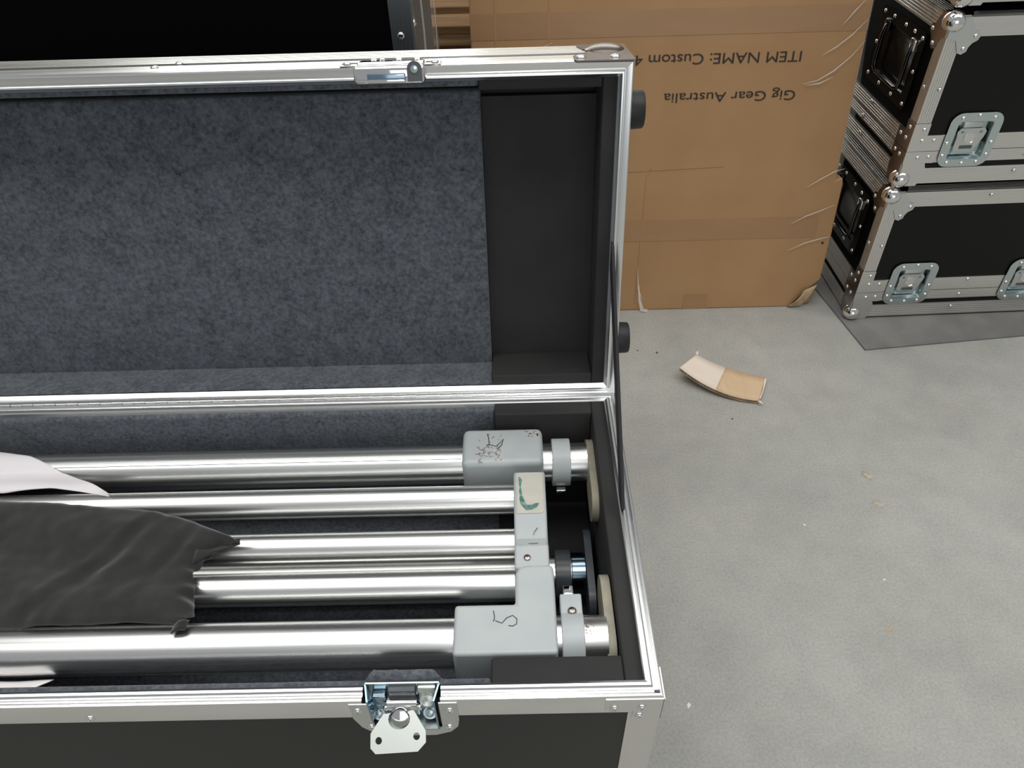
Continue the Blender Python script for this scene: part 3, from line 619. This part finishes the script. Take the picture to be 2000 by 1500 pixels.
# ================================================================ rubber mat and stack of road cases
mm = MB().prism([(.6583, .979), (1.60, 1.073), (1.55, 1.62), (.560, 1.575)], (0, 0, 0), X, Y, (0, 0, .004)).build('rubber_mat', 'mat')
tag(mm, 'flat grey rubber mat under the stacked road cases', 'mat')
SW, SD, SH = .56, .50, .325
def make_latch(parent, x0, z0):
    w_, h_ = .104, .112
    d = MB(); out = rrect(w_, h_, .022, 6); inn = rrect(.070, .078, .006, 6, .017, .016)
    n = len(out); f = -.0030; t = .0012
    vs = [(p[0], f, p[1]) for p in out] + [(p[0], f, p[1]) for p in inn] + [(p[0], f + t, p[1]) for p in out] + [(.021 + (p[0] - .017) * .886, .0115, .020 + (p[1] - .016) * .886) for p in inn]
    fs = []
    for i in range(n):
        j = (i + 1) % n; fs += [(i, j, n + j, n + i), (i, 2 * n + i, 2 * n + j, j), (n + i, n + j, 3 * n + j, 3 * n + i)]
    fs.append(tuple(range(3 * n, 4 * n))); d.add(vs, fs)
    lo_ = d.build('latch_dish', 'zinc', parent, True, 30, 'blue zinc recessed butterfly latch'); lo_.location = (x0, -.0006, z0)
    MB().rbox((.030, .0060, .022), (.074, .0110, .044), .0010, 2).build('latch_base', 'zinc', lo_, True)
    MB().rbox((.034, .0050, .068), (.072, .0110, .090), .0010, 2).build('hook_plate', 'zinc_pale', lo_, True)
    MB().rbox((.0205, .0050, .040), (.0300, .0112, .066), .0015, 2).build('spring_block', 'slate', lo_, True)
    po = [(.026, .040), (.030, .035), (.068, .035), (.072, .040), (.080, .060), (.082, .071), (.077, .078), (.030, .078), (.024, .071), (.026, .060)]
    MB().prism(po, (0, .0020, 0), X, Z, (0, .0016, 0)).build('butterfly_plate', 'zinc_pale', lo_)
    MB().box((.038, .0016, .036), (.064, .0022, .043)).build('plate_slot', 'slate', lo_)
    MB().lathe([(.0118, 0), (.0118, .0016), (.0104, .0018), (.0098, .0008), (0, .0008)], (.052, .0020, .058), -Y, 26).build('spindle', 'chrome', lo_, True)
    for px in (.034, .071): MB().lathe([(.0032, 0), (.003, .0005), (0, .0006)], (px, .0020, .071), -Y, 12).build('plate_hole', 'zinc_deep', lo_, True)
    for p in ((.022, .101), (.053, .106), (.085, .101), (.0075, .050), (.0965, .050), (.0075, .024), (.0965, .024), (.022, .0085), (.053, .0065), (.082, .0085)):
        rivet(lo_, (p[0], f, p[1]), -Y, RIVS)
    return lo_
def make_road_case():
    r = empty('road_case', (0, 0, 0))
    MB().box((.0016, .0150, .0016), (SW - .0016, SD - .0016, SH - .0016)).build('body', 'lam_dark', r)
    MB().prism([(.026, .1045), (.078, .1045), (.078, .141), (.158, .141), (.158, .1045), (.346, .1045), (.346, .141), (.426, .141), (.426, .1045), (SW - .026, .1045), (SW - .026, .292), (.026, .292)], (0, .0008, 0), X, Z, (0, .0072, 0)).build('front_panel', 'lam_shaded', r)
    MB().box((.0016, .0008, .0300), (SW - .0016, .0080, .0480)).build('lower_panel', 'lam_shaded', r)
    e = lprof(.034, .0016, 5, .0009, .0007); ev = lprof(.0285, .0016, 5, .0008, .0007)
    for z_, dz in ((0, Z), (SH, -Z)):
        MB().prism(e, (0, 0, z_), Y, dz, (SW, 0, 0)).build('edge_extrusion', 'alu', r)
        MB().prism(e, (0, 0, z_), X, dz, (0, SD, 0)).build('edge_extrusion', 'alu', r)
        MB().prism(e, (SW, 0, z_), -X, dz, (0, SD, 0)).build('edge_extrusion', 'alu', r)
        MB().prism(e, (0, SD, z_), -Y, dz, (SW, 0, 0)).build('edge_extrusion', 'alu', r)
    for x, y, ax, ay in ((0, 0, X, Y), (SW, 0, -X, Y), (0, SD, X, -Y), (SW, SD, -X, -Y)):
        MB().prism(ev, (x, y, .030), ax, ay, (0, 0, .265)).build('corner_extrusion', 'alu', r)
    for z0, z1, n in ((.0465, .0710, 4), (.0722, .1050, 5)):
        st_ = strip(z1 - z0, .0022, n, .0008, .0006)
        for xa, xb in ((-.0002, .078), (.158, .346), (.426, SW)): MB().prism(st_, (xa, -.0008, z0), Z, Y, (xb - xa, 0, 0)).build('rim_extrusion', 'alu', r)
        MB().prism(st_, (-.0008, -.0002, z0), Z, X, (0, SD, 0)).build('rim_extrusion', 'alu', r)
    # corner braces on the rim
    for fx, bot, top in ((0, .0462, .0712), (0, .0722, .1290)):
        shp = [(-.002, bot), (.060, bot), (.060, min(top, .1050)), (.0290, min(top, .1050)), (.0290, top), (-.002, top)]
        MB().prism(shp, (0, -.0022, 0), X, Z, (0, .0012, 0)).build('corner_brace', 'alu', r)
        shp = [(-.002, bot), (.055, bot), (.055, min(top, .1050)), (.0290, min(top, .1050)), (.0290, top), (-.002, top)]
        MB().prism(shp, (-.0022, 0, 0), Y, Z, (.0012, 0, 0)).build('corner_brace', 'nickel', r)
    for p in ((.019, .117), (.022, .094), (.046, .094), (.025, .058), (.047, .059)):
        rivet(r, (p[0], -.0022, p[1]), -Y, RIVS); rivet(r, (-.0022, p[0] - .004, p[1]), -X, RIVS)
    for x in (.235, .250): pass
    for x, z_ in ((.250, .098), (.245, .057), (.238, .022), (.218, .313), (.0215, .195), (.47, .022), (.48, .098)): rivet(r, (x, -.0008, z_), -Y, RIVS)
    for y, z_ in ((.018, .195), (.20, .095), (.22, .055), (.21, .020), (.33, .095), (.35, .020)): rivet(r, (-.0008, y, z_), -X, RIVS)
    # ball corners
    lobe = [(-.004, -.004), (.030, -.004), (.0400, .008), (.047, .0220), (.0575, .0250), (.0610, .0330), (.0585, .0400), (.0500, .0450), (.0455, .0520), (.0440, .0600), (.0360, .0650), (.0280, .0620), (.0230, .0500), (.0180, .0400), (-.004, .0340)]
    low = [(-.004, -.004), (.040, -.004), (.046, .008), (.050, .030), (.044, .0460), (.030, .0462), (-.004, .0462)]
    for x, y, z_ in ((0, 0, 0), (SW, 0, 0), (0, SD, 0), (0, 0, SH), (SW, 0, SH), (0, SD, SH)):
        sx, sy, sz = (1 if x == 0 else -1), (1 if y == 0 else -1), (1 if z_ == 0 else -1)
        p_ = lobe if z_ else low
        b_ = MB().sphere((x + sx * .0085, y + sy * .0085, z_ + sz * .0095), .0195, (1, 1, 1), 28, 18).build('ball_corner', 'chrome', r, True, 180)
        MB().prism(p_, (x, y - sy * .0022, z_), X * sx, Z * sz, (0, sy * .0013, 0)).build('corner_lobe', 'zinc_pale' if z_ else 'alu', b_)
        MB().prism(p_, (x - sx * .0022, y, z_), Y * sy, Z * sz, (sx * .0013, 0, 0)).build('corner_lobe', 'nickel', b_)
        if z_:
            MB().prism(lobe, (x, y, z_ - sz * .0022), X * sx, Y * sy, (0, 0, sz * .0013)).build('corner_lobe', 'nickel', b_)
            for q in ((.052, .033), (.037, .055)):
                rivet(b_, (x + sx * q[0], y - sy * .0022, z_ + sz * q[1]), -Y * sy, RIVS); rivet(b_, (x - sx * .0022, y + sy * q[0], z_ + sz * q[1]), -X * sx, RIVS)
    make_latch(r, .0660, .0370); make_latch(r, .3340, .0370)
    # recessed spring handle on the left side
    hd = MB(); out = rrect(.200, .150, .014, 5); inn = rrect(.150, .100, .010, 5, .025, .025); n = len(out); ox, oz = .062, .128
    vs = [(-.0022, ox + p[0], oz + p[1]) for p in out] + [(-.0022, ox + p[0], oz + p[1]) for p in inn] + [(-.0010, ox + p[0], oz + p[1]) for p in out] + [(.0010, ox + .006 + p[0] * .94, oz + .005 + p[1] * .93) for p in inn]
    fs = []
    for i in range(n):
        j = (i + 1) % n; fs += [(i, j, n + j, n + i), (i, 2 * n + i, 2 * n + j, j), (n + i, n + j, 3 * n + j, 3 * n + i)]
    fs.append(tuple(range(3 * n, 4 * n))); hd.add(vs, fs)
    h_ = hd.build('handle_dish', 'blackgloss', r, True, 30, 'dark recessed handle dish on the case side')
    MB().path([(-.001, .098, .250), (-.006, .097, .245), (-.009, .096, .225), (-.009, .096, .175), (-.009, .100, .163), (-.009, .115, .158), (-.009, .205, .158), (-.009, .218, .163), (-.009, .222, .175), (-.009, .222, .225), (-.006, .221, .245), (-.001, .220, .250)], .0042, 10).build('bail', 'darkchrome', h_, True)
    MB().rbox((-.007, .088, .236), (0, .108, .258), .002, 2).build('bail_pivot', 'chrome', h_, True); MB().rbox((-.007, .211, .236), (0, .231, .258), .002, 2).build('bail_pivot', 'darkchrome', h_, True)
    for y, z_ in ((.074, .140), (.128, .139), (.190, .139), (.250, .140), (.072, .204), (.252, .204), (.074, .266), (.110, .268), (.150, .268), (.205, .268), (.250, .266)): rivet(h_, (-.0022, y, z_), -X, RIVS)
    return r
rc = make_road_case(); SO = V(.6556, 1.0935, 0)
for i, (dz, lab) in enumerate(((.0036, 'lowest black road case of the stack, standing on the rubber mat'), (.3490, 'middle black road case of the stack, with a handle on its left side'), (.6965, 'uppermost road case of the stack, cut off by the top of the picture'))):
    p = rc if i == 0 else copy_tree(rc)
    p.location = (SO.x + (.0, .004, .006)[i], SO.y + (.0, .0, .004)[i], .0052 + dz); p.rotation_euler = (0, 0, .026); tag(p, lab, 'road case', 'stacked road cases')

for b_ in rc.children:     # the lowest case stands on worn, flattened corners
    if b_.name.startswith('ball_corner') and min(v.co.z for v in b_.data.vertices) < 0:
        b_.data = b_.data.copy()
        for v in b_.data.vertices: v.co.z = max(v.co.z, -.0028)
# ================================================================ scrap of corrugated card on the floor
SB = [V(.2170, .8969, .0265), V(.2875, .8417, .0085), V(.3741, .8128, .0015)]      # near edge: raised end, fold, far end
ST = [V(.2638, .9426, .0245), V(.3250, .9137, .0085), V(.4059, .8865, .0015)]
def quad(P_, u):
    a, m_, c = P_; um = .47     # quadratic through the three points
    return a * ((u - um) * (u - 1) / um) + m_ * (u * (u - 1) / (um * (um - 1))) + c * (u * (u - um) / (1 - um))
def scrap_pt(u, v, w_): return quad(SB, u).lerp(quad(ST, u), v) + Z * w_
NS = 44
def sheet(u0, u1, w_): return MB().grid(lambda u, v: scrap_pt(u0 + (u1 - u0) * u, v, w_), 20, 4)
sc = sheet(0, .47, .0075).build('card_scrap', 'card_white', None, True); solid(sc, .0006, 0)
tag(sc, 'curled torn scrap of corrugated cardboard lying on the concrete', 'cardboard')
o = sheet(.47, 1, .0075).build('tan_face', 'card_tan', sc, True); solid(o, .0006, 0)
o = sheet(0, 1, .0005).build('lower_ply', 'card_raw', sc, True); solid(o, .0006, 0)
o = MB().grid(lambda u, v: scrap_pt(u, v, .0040 + .0030 * math.sin(u * 2 * math.pi * 24)), 24 * 8, 2).build('fluting', 'card_raw', sc, True); solid(o, .0005, 0)
for P_ in ([(0, 1.0), (-.02, 1.1), (-.03, 1.18)], [(1, .0), (1.03, -.06), (1.05, -.1)], [(1, .96), (1.012, .8), (1.015, .45), (1.005, .1)]):
    MB().ribbon([scrap_pt(a, b, .0065) for a, b in P_], [.006, .004, .002, .002][:len(P_)], Z, .001).build('torn_fibre', 'card_white', sc)

# ================================================================ small litter on the floor
def chip(name, m, x, y, s, lab, cat, seed):
    random.seed(seed); n = 11; P_ = []
    for k_ in range(n):
        a = 2 * math.pi * k_ / n; r_ = s * (.6 + .5 * random.random()); P_.append((r_ * math.cos(a), r_ * .62 * math.sin(a)))
    mb = MB(); vs = [(p[0], p[1], 0) for p in P_] + [(p[0] * .75, p[1] * .75, s * .10 * (.6 + random.random())) for p in P_] + [(0, 0, s * .12)]
    fs = [(k_, (k_ + 1) % n, n + (k_ + 1) % n, n + k_) for k_ in range(n)] + [(n + k_, n + (k_ + 1) % n, 2 * n) for k_ in range(n)] + [tuple(range(n - 1, -1, -1))]
    o = mb.add(vs, fs).build(name, m, None); o.location = (x, y, .0002); o.rotation_euler = (0, 0, random.random() * 3); tag(o, lab, cat); return o
chip('paper_flake', 'chip', .5326, .6075, .0165, 'larger torn paper flake on the open concrete', 'flake', 3)
chip('paper_flake', 'chip', .5291, .5392, .0130, 'smaller rounder flake just in front of the larger one', 'flake', 5)
chip('wood_splinter', 'card_raw', .4535, .2866, .0065, 'small tan splinter alone on the right of the floor', 'splinter', 8)
chip('white_chip', 'white', .1101, .1709, .0055, 'tiny white chip on the floor beside the case corner', 'chip', 9)
chip('grit_speck', 'dust', .1858, .9890, .0042, 'dark grit speck between the rubber foot and the card scrap', 'grit', 11)
chip('grit_speck', 'dust', .1423, .9979, .0034, 'dark grit speck close to the lower rubber foot', 'grit', 12)
chip('paper_crumb', 'chip', .1003, .5014, .0040, 'tan crumb on the floor beside the case right rim', 'crumb', 13)
chip('grit_speck', 'dust', .3093, .7703, .0030, 'dark grit speck below the card scrap', 'grit', 15)
chip('leaf_bit', 'card_raw', .8136, .8940, .0060, 'reddish brown leaf bit on the floor in front of the mat', 'leaf bit', 21)
chip('leaf_bit', 'card_raw', .7600, .7950, .0062, 'tan leaf bit on the floor, next one forward of the mat', 'leaf bit', 22)
chip('white_splinter', 'white', .3790, .4960, .0030, 'white splinter on the floor left of and below the flakes', 'splinter', 23)
chip('white_splinter', 'white', .4790, .3790, .0028, 'short white splinter on the floor above the tan splinter', 'splinter', 24)
